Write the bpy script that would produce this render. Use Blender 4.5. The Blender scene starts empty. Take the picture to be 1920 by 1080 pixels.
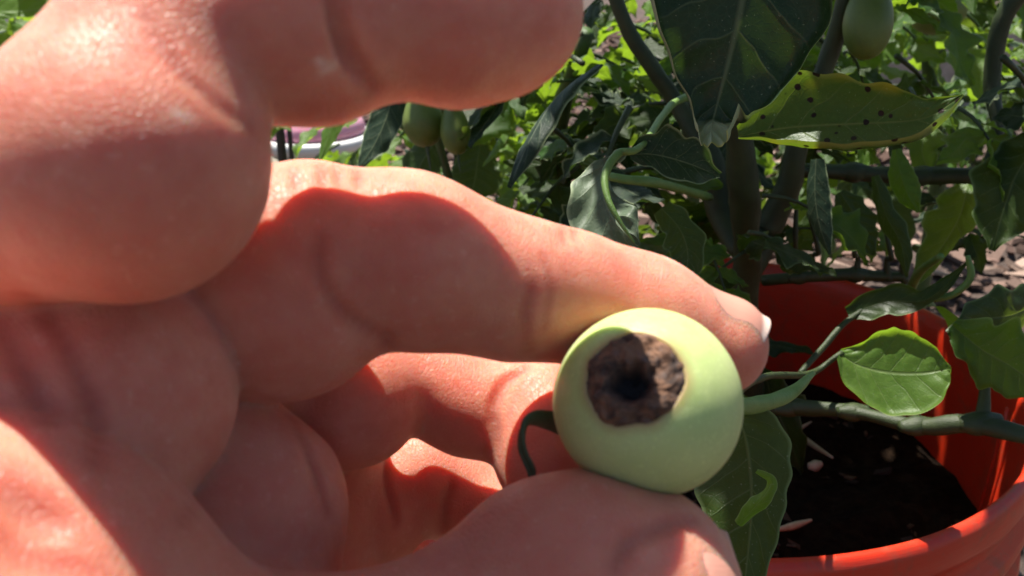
import bpy, bmesh, math, random
import numpy as np
from mathutils import Vector, Matrix, noise
from mathutils.bvhtree import BVHTree

random.seed(7); np.random.seed(7)
scene = bpy.context.scene
COL = scene.collection

# ------------------------------------------------------------------ camera, world, sun
FPX = 1800.0
PITCH = math.radians(22)
CAM_H = 0.575
cam_data = bpy.data.cameras.new('camera')
cam_data.sensor_width = 36.0
cam_data.lens = 36.0 * FPX / 1920.0
cam_data.clip_start = 0.005
cam_data.clip_end = 300
cam_data.dof.use_dof = True
cam_data.dof.focus_distance = 0.21
cam_data.dof.aperture_fstop = 42
cam = bpy.data.objects.new('camera', cam_data)
COL.objects.link(cam)
cam.location = (0, 0, CAM_H)
cam.rotation_euler = (math.radians(90) - PITCH, 0, 0)
scene.camera = cam

SUN_EL = math.radians(70)
SUN_AZ = math.radians(-36)          # from +Y (away from the viewer) towards -X
world = bpy.data.worlds.new('World'); scene.world = world
world.use_nodes = True
wn = world.node_tree.nodes; wl = world.node_tree.links
for n in list(wn): wn.remove(n)
sky = wn.new('ShaderNodeTexSky'); sky.sky_type = 'NISHITA'; sky.sun_disc = False
sky.sun_elevation = SUN_EL; sky.sun_rotation = SUN_AZ
bg = wn.new('ShaderNodeBackground'); bg.inputs['Strength'].default_value = 0.056
wo = wn.new('ShaderNodeOutputWorld')
wl.new(sky.outputs[0], bg.inputs[0]); wl.new(bg.outputs[0], wo.inputs[0])
sd = bpy.data.lights.new('sun', 'SUN'); sd.energy = 5.0; sd.angle = math.radians(0.55)
sd.color = (1.0, 0.95, 0.87)
sun = bpy.data.objects.new('sun', sd); COL.objects.link(sun)
sv = Vector((math.sin(SUN_AZ)*math.cos(SUN_EL), math.cos(SUN_AZ)*math.cos(SUN_EL), math.sin(SUN_EL)))
sun.rotation_euler = sv.to_track_quat('Z', 'Y').to_euler()
scene.view_settings.view_transform = 'Standard'
scene.view_settings.look = 'None'
scene.view_settings.exposure = 1.08
scene.view_settings.gamma = 1.0
scene.view_settings.use_curve_mapping = False
scene.cycles.max_bounces = 8

# camera space -> world
SP, CP = math.sin(PITCH), math.cos(PITCH)
RIGHT = Vector((1, 0, 0)); UP = Vector((0, SP, CP)); BACK = Vector((0, -CP, SP))
ORG = Vector((0, 0, CAM_H))
def c2w(x, y, z): return ORG + RIGHT*x + UP*y + BACK*z
def cam_xyz(px, py, d): return ((px-960)/FPX*d, (540-py)/FPX*d, -d)
def at(px, py, d): return c2w(*cam_xyz(px, py, d))
def dirw(x, y, z): return (RIGHT*x + UP*y + BACK*z).normalized()

# ------------------------------------------------------------------ helpers
def tag(o, label=None, cat=None, group=None, kind=None):
    if label: o['label'] = label
    if cat: o['category'] = cat
    if group: o['group'] = group
    if kind: o['kind'] = kind
    return o
def empty(name, loc):
    o = bpy.data.objects.new(name, None); COL.objects.link(o)
    o.location = loc; o.empty_display_size = .02
    return o
def link(name, me, m=None, parent=None, smooth=True):
    if m is not None and not me.materials: me.materials.append(m)
    if smooth and len(me.polygons): me.polygons.foreach_set('use_smooth', [True]*len(me.polygons))
    o = bpy.data.objects.new(name, me); COL.objects.link(o)
    if parent is not None:
        o.parent = parent
        o.matrix_parent_inverse = Matrix.Translation(-parent.location) if parent.parent is None else Matrix.Identity(4)
    return o
def pyd(name, v, f):
    me = bpy.data.meshes.new(name); me.from_pydata([tuple(a) for a in v], [], f); me.update(); return me

class NT:
    def __init__(s, name):
        s.m = bpy.data.materials.new(name); s.m.use_nodes = True
        s.t = s.m.node_tree; s.n = s.t.nodes; s.l = s.t.links
        for x in list(s.n): s.n.remove(x)
        s.out = s.n.new('ShaderNodeOutputMaterial')
    def add(s, typ, **kw):
        x = s.n.new(typ)
        for k, v in kw.items():
            if k.startswith('_'): setattr(x, k[1:], v)
            else: s.set(x, k.replace('__', ' '), v)
        return x
    def set(s, x, key, v):
        inp = x.inputs[int(key[1:])] if key[0] == 'i' and key[1:].isdigit() else x.inputs[key]
        if isinstance(v, bpy.types.NodeSocket): s.l.new(v, inp)
        else: inp.default_value = v
    def math(s, op, a, b=0.0, c=0.0, clamp=False):
        x = s.n.new('ShaderNodeMath'); x.operation = op; x.use_clamp = clamp
        for i, v in enumerate((a, b, c)):
            if isinstance(v, bpy.types.NodeSocket): s.l.new(v, x.inputs[i])
            else: x.inputs[i].default_value = v
        return x.outputs[0]
    def mix(s, f, a, b):
        x = s.n.new('ShaderNodeMix'); x.data_type = 'RGBA'
        for i, v in ((0, f), (6, a), (7, b)):
            if isinstance(v, bpy.types.NodeSocket): s.l.new(v, x.inputs[i])
            else: x.inputs[i].default_value = v if i == 0 else (*v, 1) if len(v) == 3 else v
        return x.outputs[2]
    def noise(s, scale, detail=4, rough=.55, vec=None, dist=0.0):
        x = s.n.new('ShaderNodeTexNoise'); x.inputs['Scale'].default_value = scale
        x.inputs['Detail'].default_value = detail; x.inputs['Roughness'].default_value = rough
        x.inputs['Distortion'].default_value = dist
        if vec is not None: s.l.new(vec, x.inputs['Vector'])
        return x.outputs['Fac']
    def ramp(s, f, a, b, lo=0.0, hi=1.0):
        x = s.n.new('ShaderNodeMapRange'); x.clamp = True
        s.l.new(f, x.inputs[0])
        for i, v in ((1, a), (2, b), (3, lo), (4, hi)): x.inputs[i].default_value = v
        return x.outputs[0]
    def obj(s): return s.n.new('ShaderNodeTexCoord').outputs['Object']
    def bump(s, h, strength, dist, normal=None):
        x = s.n.new('ShaderNodeBump'); x.inputs['Strength'].default_value = strength
        x.inputs['Distance'].default_value = dist; s.l.new(h, x.inputs['Height'])
        if normal is not None: s.l.new(normal, x.inputs['Normal'])
        return x.outputs[0]
    def surf(s, sock): s.l.new(sock, s.out.inputs['Surface']); return s.m

# ------------------------------------------------------------------ materials
def mat_skin():
    t = NT('skin'); co = t.obj()
    big = t.noise(55, 3, .5, co); mid = t.noise(260, 4, .6, co)
    col = t.mix(t.ramp(big, .35, .65), (.63, .245, .165), (.70, .305, .215))
    col = t.mix(t.ramp(mid, .42, .72, 0, .55), col, (.58, .17, .115))
    col = t.mix(t.ramp(t.noise(120, 4, .6, co, .5), .52, .72, 0, .5), col, (.66, .19, .13))
    col = t.mix(t.ramp(t.noise(700, 3, .6, co), .60, .72, 0, .4), col, (.74, .40, .30))
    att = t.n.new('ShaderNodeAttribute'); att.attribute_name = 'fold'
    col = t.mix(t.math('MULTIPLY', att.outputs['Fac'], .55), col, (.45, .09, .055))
    at2 = t.n.new('ShaderNodeAttribute'); at2.attribute_name = 'scar'
    col = t.mix(t.math('MULTIPLY', at2.outputs['Fac'], .7), col, (.80, .62, .50))
    # fine skin lines: stretched cells crossed
    mp = t.n.new('ShaderNodeMapping'); mp.inputs['Scale'].default_value = (1, .45, 1); mp.inputs['Rotation'].default_value = (0, 0, .5)
    t.l.new(co, mp.inputs[0])
    vo = t.n.new('ShaderNodeTexVoronoi'); vo.feature = 'DISTANCE_TO_EDGE'; vo.inputs['Scale'].default_value = 1900
    t.l.new(mp.outputs[0], vo.inputs['Vector'])
    lines = t.ramp(vo.outputs['Distance'], 0, .12)
    pores = t.noise(2600, 3, .6, co)
    b1 = t.bump(lines, .45, .00018)
    b2 = t.bump(pores, .4, .00015, b1)
    b3 = t.bump(t.noise(320, 3, .5, co), .35, .0005, b2)
    p = t.add('ShaderNodeBsdfPrincipled', Base__Color=col, Roughness=.46, Normal=b3)
    p.inputs['Specular IOR Level'].default_value = .30
    p.subsurface_method = 'RANDOM_WALK'
    p.inputs['Subsurface Weight'].default_value = 1.0
    p.inputs['Subsurface Radius'].default_value = (1.0, .30, .16)
    p.inputs['Subsurface Scale'].default_value = .0055
    p.inputs['Subsurface Anisotropy'].default_value = .4
    return t.surf(p.outputs[0])
def mat_nail(tip=.84):
    t = NT('nail'); co = t.obj()
    uv = t.n.new('ShaderNodeUVMap'); sep = t.n.new('ShaderNodeSeparateXYZ'); t.l.new(uv.outputs[0], sep.inputs[0])
    tipm = t.ramp(sep.outputs[1], tip, tip+.06)
    lun = t.ramp(sep.outputs[1], .22, .10)
    col = t.mix(lun, (.62, .29, .215), (.66, .38, .30))
    col = t.mix(tipm, col, (.78, .58, .48))
    mp = t.n.new('ShaderNodeMapping'); mp.inputs['Scale'].default_value = (22, .6, 1); t.l.new(uv.outputs[0], mp.inputs[0])
    b = t.bump(t.noise(2, 3, .5, mp.outputs[0]), .25, .0002)
    p = t.add('ShaderNodeBsdfPrincipled', Base__Color=col, Roughness=.42, Normal=b)
    p.inputs['Specular IOR Level'].default_value = .3
    return t.surf(p.outputs[0])
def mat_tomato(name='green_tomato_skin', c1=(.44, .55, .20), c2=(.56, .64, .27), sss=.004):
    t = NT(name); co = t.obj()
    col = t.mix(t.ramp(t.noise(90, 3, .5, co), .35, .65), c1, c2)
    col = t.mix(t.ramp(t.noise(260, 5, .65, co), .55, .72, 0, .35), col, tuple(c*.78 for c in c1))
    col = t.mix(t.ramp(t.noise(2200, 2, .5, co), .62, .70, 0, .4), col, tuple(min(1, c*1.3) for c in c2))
    col = t.mix(t.ramp(t.noise(900, 3, .6, co), .55, .75, 0, .35), col, tuple(min(1, c*1.25) for c in c2))
    att = t.n.new('ShaderNodeAttribute'); att.attribute_name = 'rim'
    col = t.mix(att.outputs['Fac'], col, (.40, .27, .10))
    b = t.bump(t.noise(1500, 3, .6, co), .12, .0002)
    p = t.add('ShaderNodeBsdfPrincipled', Base__Color=col, Roughness=.48, Normal=b)
    p.inputs['Subsurface Weight'].default_value = .8
    p.inputs['Subsurface Radius'].default_value = (.8, 1, .35); p.inputs['Subsurface Scale'].default_value = sss
    return t.surf(p.outputs[0])
def mat_rot():
    t = NT('rotten_patch'); co = t.obj()
    a = t.noise(420, 6, .65, co, .6); b_ = t.noise(900, 5, .6, co)
    col = t.mix(t.ramp(a, .36, .60), (.026, .014, .010), (.19, .092, .048))
    col = t.mix(t.ramp(b_, .52, .72, 0, .7), col, (.14, .10, .085))
    att = t.n.new('ShaderNodeAttribute'); att.attribute_name = 'pit'
    col = t.mix(att.outputs['Fac'], col, (.006, .004, .005))
    bp = t.bump(t.noise(1100, 5, .6, co), .6, .0003)
    p = t.add('ShaderNodeBsdfPrincipled', Base__Color=col, Roughness=.85, Normal=bp)
    return t.surf(p.outputs[0])
def mat_leaf(name, c1=(.018, .060, .008), c2=(.036, .092, .013), tr=(.36, .58, .028), trf=.36, spots=0.0, rough=.42, edge=(.17, .24, .10), yellow=0.0, spec=.30, drytip=0.0):
    t = NT(name)
    uv = t.n.new('ShaderNodeUVMap'); sep = t.n.new('ShaderNodeSeparateXYZ'); t.l.new(uv.outputs[0], sep.inputs[0])
    u0, v = sep.outputs[0], sep.outputs[1]
    co = t.obj()
    wob = t.math('MULTIPLY', t.math('SUBTRACT', t.noise(60, 2, .5, co), .5), .12)
    u = t.math('ABSOLUTE', t.math('SUBTRACT', t.math('MULTIPLY', u0, 2.0), 1.0))
    ph = t.math('SUBTRACT', t.math('MULTIPLY', t.math('ADD', v, wob), 7.0), t.math('MULTIPLY', u, 1.35))
    fr = t.math('ABSOLUTE', t.math('SUBTRACT', t.math('FRACT', ph), .5))   # .5 at integer
    sv_ = t.ramp(fr, .455, .495)
    mid = t.ramp(u, .045, .012)
    vein = t.math('MAXIMUM', mid, t.math('MULTIPLY', sv_, t.ramp(u, .98, .55, .1, .75)))
    vo = t.n.new('ShaderNodeTexVoronoi'); vo.feature = 'DISTANCE_TO_EDGE'; vo.inputs['Scale'].default_value = 420
    t.l.new(co, vo.inputs['Vector'])
    net = t.ramp(vo.outputs['Distance'], .10, .0)
    n1 = t.noise(40, 4, .6, co); n2 = t.noise(500, 4, .6, co)
    col = t.mix(t.ramp(n1, .35, .68), c1, c2)
    col = t.mix(t.ramp(n2, .5, .8, 0, .5), col, tuple(c*1.7 for c in c2))
    col = t.mix(t.math('MULTIPLY', net, .035), col, edge)
    col = t.mix(t.math('MULTIPLY', vein, .26), col, edge)
    em = t.ramp(u, .90, .98)
    col = t.mix(t.math('MULTIPLY', em, .75), col, edge)
    col = t.mix(t.ramp(t.noise(1500, 2, .5, co), .68, .74, 0, .5), col, (.30, .34, .22))
    trc = t.mix(t.ramp(n1, .3, .7), tr, tuple(c*.75 for c in tr))
    trc = t.mix(t.math('MULTIPLY', vein, .35), trc, (.40, .45, .12))
    if yellow:
        ym = t.math('MULTIPLY', t.ramp(t.noise(45, 2, .5, co), .50, .62), t.ramp(u, .55, .85))
        col = t.mix(t.math('MULTIPLY', ym, yellow), col, (.48, .38, .03))
        trc = t.mix(t.math('MULTIPLY', ym, yellow), trc, (.75, .50, .01))
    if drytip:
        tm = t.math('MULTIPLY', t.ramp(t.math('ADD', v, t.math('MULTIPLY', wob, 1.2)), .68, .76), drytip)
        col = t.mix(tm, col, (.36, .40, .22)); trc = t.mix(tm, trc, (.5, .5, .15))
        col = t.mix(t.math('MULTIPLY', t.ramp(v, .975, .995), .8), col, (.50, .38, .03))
    if spots:
        vs = t.n.new('ShaderNodeTexVoronoi'); vs.inputs['Scale'].default_value = 310
        t.l.new(co, vs.inputs['Vector'])
        dd = t.math('ADD', vs.outputs['Distance'], t.math('MULTIPLY', t.math('SUBTRACT', n2, .5), .25))
        sr = t.n.new('ShaderNodeSeparateColor'); t.l.new(vs.outputs['Color'], sr.inputs[0])
        sm = t.math('MULTIPLY', t.ramp(dd, .31, .24), t.math('GREATER_THAN', sr.outputs[0], 1-spots))
        col = t.mix(sm, col, (.018, .008, .006)); trc = t.mix(sm, trc, (.02, .006, .002))
    hgt = t.math('ADD', t.math('MULTIPLY', vein, -1.0), t.math('ADD', t.math('MULTIPLY', net, -.15), t.math('MULTIPLY', n2, .5)))
    b = t.bump(hgt, .45, .0004)
    hair = t.bump(t.noise(3000, 2, .7, co), .25, .0002, b)
    p = t.add('ShaderNodeBsdfPrincipled', Base__Color=col, Roughness=rough, Normal=hair)
    p.inputs['Specular IOR Level'].default_value = spec
    tb = t.add('ShaderNodeBsdfTranslucent', Color=trc, Normal=b)
    mx = t.n.new('ShaderNodeMixShader'); mx.inputs[0].default_value = trf
    t.l.new(p.outputs[0], mx.inputs[1]); t.l.new(tb.outputs[0], mx.inputs[2])
    return t.surf(mx.outputs[0])
def mat_stem(name='plant_stem', c1=(.028, .06, .011), c2=(.06, .11, .022)):
    t = NT(name); co = t.obj()
    col = t.mix(t.ramp(t.noise(120, 4, .6, co), .35, .7), c1, c2)
    b = t.bump(t.noise(1400, 4, .7, co), .5, .0006)
    p = t.add('ShaderNodeBsdfPrincipled', Base__Color=col, Roughness=.5, Normal=b)
    p.inputs["Subsurface Weight"].default_value = .2; p.inputs["Subsurface Radius"].default_value = (.6, 1, .2); p.inputs['Subsurface Scale'].default_value = .002
    return t.surf(p.outputs[0])
def mat_plain(name, c1, c2, rough=.5, scale=60, bs=.2, bd=.001, sss=0.0):
    t = NT(name); co = t.obj()
    n = t.noise(scale, 5, .6, co)
    col = t.mix(t.ramp(n, .35, .68), c1, c2)
    b = t.bump(t.noise(scale*9, 4, .6, co), bs, bd)
    p = t.add('ShaderNodeBsdfPrincipled', Base__Color=col, Roughness=rough, Normal=b)
    if sss:
        p.inputs['Subsurface Weight'].default_value = sss; p.inputs['Subsurface Scale'].default_value = .003
        p.inputs['Subsurface Radius'].default_value = (1, .3, .1)
    return t.surf(p.outputs[0])
def mat_bucket():
    t = NT('orange_plastic'); co = t.obj()
    n = t.noise(25, 5, .6, co); d = t.noise(70, 6, .65, co, .4)
    col = t.mix(t.ramp(n, .3, .7), (.52, .024, .005), (.60, .036, .008))
    col = t.mix(t.ramp(t.noise(420, 5, .7, co), .58, .72, 0, .45), col, (.24, .13, .08))
    col = t.mix(t.ramp(d, .50, .72, 0, .5), col, (.16, .075, .04))      # dried dirt
    mp = t.n.new('ShaderNodeMapping'); mp.inputs['Scale'].default_value = (1, 1, 14); t.l.new(co, mp.inputs[0])
    b = t.bump(t.noise(60, 4, .6, mp.outputs[0]), .25, .0006)
    p = t.add('ShaderNodeBsdfPrincipled', Base__Color=col, Roughness=.38, Normal=b)
    p.inputs['Subsurface Weight'].default_value = .25; p.inputs['Subsurface Scale'].default_value = .004
    p.inputs['Subsurface Radius'].default_value = (1, .15, .03)
    return t.surf(p.outputs[0])
def mat_attr(name, rough=.85, scale=300, bd=.002):
    t = NT(name); co = t.obj()
    a = t.n.new('ShaderNodeAttribute'); a.attribute_name = 'tint'
    n = t.noise(scale, 5, .65, co)
    col = t.mix(t.ramp(n, .3, .75, 0, .5), a.outputs['Color'], (.05, .035, .028))
    b = t.bump(n, .5, bd)
    p = t.add('ShaderNodeBsdfPrincipled', Base__Color=col, Roughness=rough, Normal=b)
    p.inputs['Specular IOR Level'].default_value = .12
    return t.surf(p.outputs[0])
def mat_ground():
    t = NT('garden_soil'); co = t.obj()
    n = t.noise(14, 6, .65, co); m = t.noise(90, 6, .7, co)
    col = t.mix(t.ramp(n, .35, .65), (.04, .025, .019), (.09, .06, .047))
    col = t.mix(t.ramp(m, .48, .66), col, (.14, .095, .075))
    b = t.bump(m, .9, .012)
    p = t.add('ShaderNodeBsdfPrincipled', Base__Color=col, Roughness=.9, Normal=b)
    return t.surf(p.outputs[0])
def mat_soil():
    t = NT('potting_soil'); co = t.obj()
    m = t.noise(160, 6, .7, co); k = t.noise(50, 4, .6, co)
    col = t.mix(t.ramp(m, .4, .68), (.007, .004, .0025), (.022, .012, .006))
    col = t.mix(t.ramp(k, .55, .7, 0, .5), col, (.045, .025, .015))
    b = t.bump(m, .9, .004)
    p = t.add('ShaderNodeBsdfPrincipled', Base__Color=col, Roughness=1.0, Normal=b)
    p.inputs['Specular IOR Level'].default_value = .08
    return t.surf(p.outputs[0])

M = dict(skin=mat_skin(), nail=mat_nail(), nail_thumb=mat_nail(.97), tomato=mat_tomato(), rot=mat_rot(),
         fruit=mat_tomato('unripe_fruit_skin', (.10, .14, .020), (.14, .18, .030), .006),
         leaf=mat_leaf('leaf_green'), leafblue=mat_leaf('leaf_bluish', (.009, .022, .012), (.018, .036, .018), tr=(.13, .26, .03), trf=.10, rough=.5, spec=.22, edge=(.32, .38, .20)),
         leaflight=mat_leaf('leaf_light', (.055, .125, .016), (.10, .18, .030), trf=.40, edge=(.30, .36, .17)),
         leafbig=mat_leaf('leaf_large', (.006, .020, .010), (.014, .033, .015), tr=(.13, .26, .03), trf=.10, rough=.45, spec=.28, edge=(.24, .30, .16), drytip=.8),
         leafpale=mat_leaf('leaf_pale', (.075, .11, .065), (.12, .16, .10), tr=(.25, .36, .08), trf=.14, rough=.5, spec=.3, edge=(.34, .40, .24)),
         leafspot=mat_leaf('leaf_spotted', (.024, .052, .012), (.038, .074, .016), spots=.38, yellow=.6, trf=.15, edge=(.30, .30, .10)),
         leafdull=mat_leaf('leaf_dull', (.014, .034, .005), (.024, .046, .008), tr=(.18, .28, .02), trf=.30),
         stem=mat_stem(), stemdark=mat_stem('old_stem', (.018, .030, .006), (.036, .052, .012)),
         stemlight=mat_stem('young_stem', (.10, .19, .035), (.17, .27, .06)),
         bucket=mat_bucket(), ground=mat_ground(), soil=mat_soil(), chips=mat_attr('bark_mulch'),
         straw=mat_plain('dry_straw', (.42, .33, .20), (.55, .45, .30), .7, 300, .4, .0005),
         white=mat_plain('white_plastic', (.72, .72, .70), (.80, .80, .78), .4, 20),
         cream=mat_plain('cream_tub', (.50, .46, .36), (.60, .55, .44), .6, 20),
         pink=mat_plain('pink_plastic', (.90, .40, .52), (.92, .46, .57), .35, 20, sss=.3),
         dark=mat_plain('dark_stake', (.025, .022, .018), (.045, .04, .032), .5, 90),
         blue=mat_plain('grey_blue_plastic', (.30, .36, .44), (.40, .46, .54), .4, 20),
         wood=mat_plain('weathered_board', (.30, .26, .22), (.40, .35, .31), .8, 40),
         path=mat_plain('straw_path', (.36, .28, .19), (.50, .41, .30), .9, 40, .8, .01),
         dry=mat_plain('dry_sepal', (.05, .075, .03), (.09, .11, .05), .6, 300, .4, .0005),
         stone=mat_plain('pale_stone', (.6, .6, .58), (.7, .7, .7), .7, 60))

# ------------------------------------------------------------------ generic geometry
def catmull(P, n):
    P = np.array(P, float); k = len(P)
    Q = np.vstack([2*P[0]-P[1], P, 2*P[-1]-P[-2]])
    out = []
    for i in range(n):
        s = i/(n-1)*(k-1); j = min(int(s), k-2); f = s-j
        a, b, c, d = Q[j], Q[j+1], Q[j+2], Q[j+3]
        out.append(.5*((2*b)+(-a+c)*f+(2*a-5*b+4*c-d)*f*f+(-a+3*b-3*c+d)*f**3))
    return np.array(out)
def tube_geo(pts, rads, nseg=10, n=None, base=0, lumps=0.0, seed=0):
    n = n or max(6, len(pts)*5)
    C = catmull(pts, n); R = catmull([[r] for r in rads], n)[:, 0]
    V = []; F = []
    up = Vector((.31, .2, .9)).normalized()
    for i in range(n):
        a = Vector(C[min(i+1, n-1)]) - Vector(C[max(i-1, 0)]); a.normalize()
        x = a.cross(up); x.normalize(); y = a.cross(x)
        for j in range(nseg):
            th = 2*math.pi*j/nseg
            p = Vector(C[i]); r = R[i]
            if lumps: r *= 1+lumps*noise.noise(Vector((p.x*90+seed, p.y*90, p.z*90+j*.4)))
            V.append(p + (x*math.cos(th)+y*math.sin(th))*r)
    for i in range(n-1):
        for j in range(nseg):
            k = (j+1) % nseg
            F.append((base+i*nseg+j, base+i*nseg+k, base+(i+1)*nseg+k, base+(i+1)*nseg+j))
    F.append(tuple(base+j for j in range(nseg))[::-1]); F.append(tuple(base+(n-1)*nseg+j for j in range(nseg)))
    return V, F
class Geo:
    def __init__(s): s.V = []; s.F = []
    def tube(s, pts, rads, **k):
        v, f = tube_geo(pts, rads, base=len(s.V), **k); s.V += v; s.F += f
    def raw(s, v, f):
        b = len(s.V); s.V += v; s.F += [tuple(i+b for i in q) for q in f]
    def mesh(s, name): return pyd(name, s.V, s.F)
def lathe(profile, seg=64, cx=0, cy=0, wob=None):
    V = []; F = []
    for (r, z) in profile:
        for j in range(seg):
            th = 2*math.pi*j/seg
            V.append((cx+r*math.cos(th), cy+r*math.sin(th), z))
    for i in range(len(profile)-1):
        for j in range(seg):
            k = (j+1) % seg
            F.append((i*seg+j, i*seg+k, (i+1)*seg+k, (i+1)*seg+j))
    return V, F

def leaf_mesh(name, mid, side, wl, wr, nv=40, nu=22, cup=0.15, curlL=0.0, curlR=0.0, ripple=0.05, quilt=.05, teeth=.06, seed=0, lobe=0.0):
    """mid: world points base to tip; side: world vector (or list) to the right; wl, wr widths in metres."""
    rng = random.Random(seed)
    C = catmull(mid, nv)
    sides = side if isinstance(side, list) else [side]*len(mid)
    S = catmull(sides, nv); WL = catmull([[a] for a in wl], nv)[:, 0]; WR = catmull([[a] for a in wr], nv)[:, 0]
    V = []; F = []; UV = []
    wm = max(max(wl), max(wr)); ps = rng.random()*20
    for i in range(nv):
        v = i/(nv-1)
        t = Vector(C[min(i+1, nv-1)]) - Vector(C[max(i-1, 0)]); t.normalize()
        s = Vector(S[i]); s = (s - t*s.dot(t)).normalized(); n = s.cross(t)
        for j in range(nu+1):
            u = j/nu*2-1; au = abs(u)
            w = max(0.0, WR[i] if u > 0 else WL[i])
            w *= 1 + teeth*(noise.noise(Vector((v*9+ps, 3.1 if u > 0 else 8.7, 0)))*1.6 + .5*math.sin(v*44+ps+(1 if u > 0 else 2)))
            if lobe: w *= 1-lobe*(.5+.5*math.cos(2*math.pi*3.2*(v-.02)+(0 if u > 0 else .7)))*min(1, 4*v)*(1-v*.4)
            crl = curlR if u > 0 else curlL
            x = u*w; z = cup*au*au*w
            if au > .72 and crl:
                q = (au-.72)/.28
                z += crl*w*.45*q*q; x -= math.copysign(abs(crl)*w*.22*q*q*q, u)
            ph = v*7 - au*1.35
            f = abs((ph % 1)-.5)*2
            z += quilt*wm*(1-f**3)*min(1, au*3)*(1-au*.6)
            z += ripple*wm*au*noise.noise(Vector((v*5+ps, u*1.3, ps)))*2.2 + ripple*.6*wm*au**3*math.sin(v*26+ps+u)
            V.append(Vector(C[i]) + s*x + n*z); UV.append((j/nu, v))
    for i in range(nv-1):
        for j in range(nu):
            a = i*(nu+1)+j
            F.append((a, a+1, a+nu+2, a+nu+1))
    me = pyd(name, V, F)
    uvl = me.uv_layers.new(name='UVMap')
    li = np.empty(len(me.loops), int); me.loops.foreach_get('vertex_index', li)
    uvl.data.foreach_set('uv', np.array(UV)[li].ravel())
    return me

# ------------------------------------------------------------------ ground and far garden
def grid_mesh(name, x0, x1, y0, y1, nx, ny, fz):
    V = []; F = []
    for j in range(ny+1):
        for i in range(nx+1):
            x = x0+(x1-x0)*i/nx; y = y0+(y1-y0)*j/ny
            V.append((x, y, fz(x, y)))
    for j in range(ny):
        for i in range(nx):
            a = j*(nx+1)+i; F.append((a, a+1, a+nx+2, a+nx+1))
    return pyd(name, V, F)
def gz(x, y): return .012*noise.noise(Vector((x*2.1, y*2.1, 0))) + .008*noise.noise(Vector((x*8, y*8, 3)))
g_far = pyd('ground_far', [(-150, -60, -.03), (150, -60, -.03), (150, 150, -.03), (-150, 150, -.03)], [(0, 1, 2, 3)])
tag(link('ground', g_far, M['ground']), kind='structure')
tag(link('garden_bed', grid_mesh('garden_bed', -3, 4, -1, 7, 280, 320, gz), M['ground']), kind='structure')
pm = grid_mesh('path', -3.4, -.62, 2.3, 3.6, 60, 30, lambda x, y: gz(x, y)*.3+.03)
tag(link('path', pm, M['path']), kind='structure')

def chips(name, N, region, smin, smax, zf, mat, tints, label, mask=None):
    rng = np.random.default_rng(5)
    base = np.array([(-1,-1,-1),(1,-1,-1),(1,1,-1),(-1,1,-1),(-1,-1,1),(1,-1,1),(1,1,1),(-1,1,1)], float)*.5
    fb = [(0,3,2,1),(4,5,6,7),(0,1,5,4),(1,2,6,5),(2,3,7,6),(3,0,4,7)]
    V = np.empty((N, 8, 3)); T = np.empty((N, 8, 4))
    x0, x1, y0, y1 = region
    for k in range(N):
        while True:
            x = rng.uniform(x0, x1); y = y0+(y1-y0)*rng.random()**1.5
            if mask is None or mask(x, y): break
        L = rng.uniform(smin, smax); W = L*rng.uniform(.25, .6); H = L*rng.uniform(.10, .22)
        b = base*(L, W, H)*(1+rng.normal(size=(8, 3))*.22)
        a = rng.uniform(0, 6.3); ca, sa = math.cos(a), math.sin(a)
        tl, tw = rng.normal(size=2)*.28
        R = np.array([[ca, -sa, 0], [sa, ca, 0], [0, 0, 1]]) @ np.array([[1, 0, tl], [0, 1, tw], [-tl, -tw, 1]])
        V[k] = b @ R.T + (x, y, zf(x, y)+L*.10+rng.random()*L*.25)
        c = np.array(tints[rng.integers(len(tints))])*rng.uniform(.65, 1.3)
        T[k] = (*np.clip(c, 0, 1), 1)
    me = bpy.data.meshes.new(name)
    F = [tuple(i+8*k for i in f) for k in range(N) for f in fb]
    me.from_pydata(V.reshape(-1, 3).tolist(), [], F)
    ca_ = me.color_attributes.new('tint', 'FLOAT_COLOR', 'POINT'); ca_.data.foreach_set('color', T.ravel())
    o = link(name, me, mat, smooth=False)
    return tag(o, label, None, kind='stuff')
BARK = [(.20, .125, .10), (.26, .17, .135), (.13, .08, .062), (.34, .24, .19), (.07, .042, .033)]
BX, BY, BZ = .083, .407, .3735
c = chips('bark_mulch', 16000, (-1.6, 2.4, .15, 5.0), .014, .05, gz, M['chips'], BARK,
      'loose pinkish brown bark mulch covering the ground around the plants', lambda x, y: math.hypot(x-BX, y-BY) > .15 and x > -.75+y*-.2)
c['category'] = 'mulch'

# ------------------------------------------------------------------ orange bucket
bk = tag(empty('bucket', (BX, BY, .0)), 'bright orange plastic bucket used as a planter, holding dark soil and a tomato plant', 'bucket')
ri = .1445
def wr_(z): return ri-.018*(BZ-z)/BZ     # inner taper
prof = [(0.0, .012), (wr_(.012)-.004, .012)]
for z in np.linspace(.03, BZ-.012, 14): prof.append((wr_(z), z))
prof += [(ri, BZ-.006), (ri+.0012, BZ-.001), (ri+.003, BZ+.0008), (ri+.0055, BZ), (ri+.0068, BZ-.004), (ri+.0070, BZ-.012), (ri+.0055, BZ-.016),
         (ri+.0028, BZ-.018), (ri+.0025, BZ-.026), (ri+.0065, BZ-.029), (ri+.0072, BZ-.034), (ri+.0062, BZ-.038), (ri+.0025, BZ-.040), (ri+.002, BZ-.052),
         (ri+.0062, BZ-.055), (ri+.0070, BZ-.060), (ri+.0060, BZ-.064), (ri+.0018, BZ-.067), (ri+.0012, BZ-.080),
         (ri+.0052, BZ-.083), (ri+.0058, BZ-.088), (ri+.0005, BZ-.093)]
for z in np.linspace(BZ-.11, .01, 10): prof.append((wr_(z)+.003, z))
prof += [(wr_(0)+.001, 0), (0, 0)]
V, F = lathe(prof, 160, BX, BY)
me = pyd('bucket_wall', V, F)
link('wall', me, M['bucket'], bk)
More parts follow.
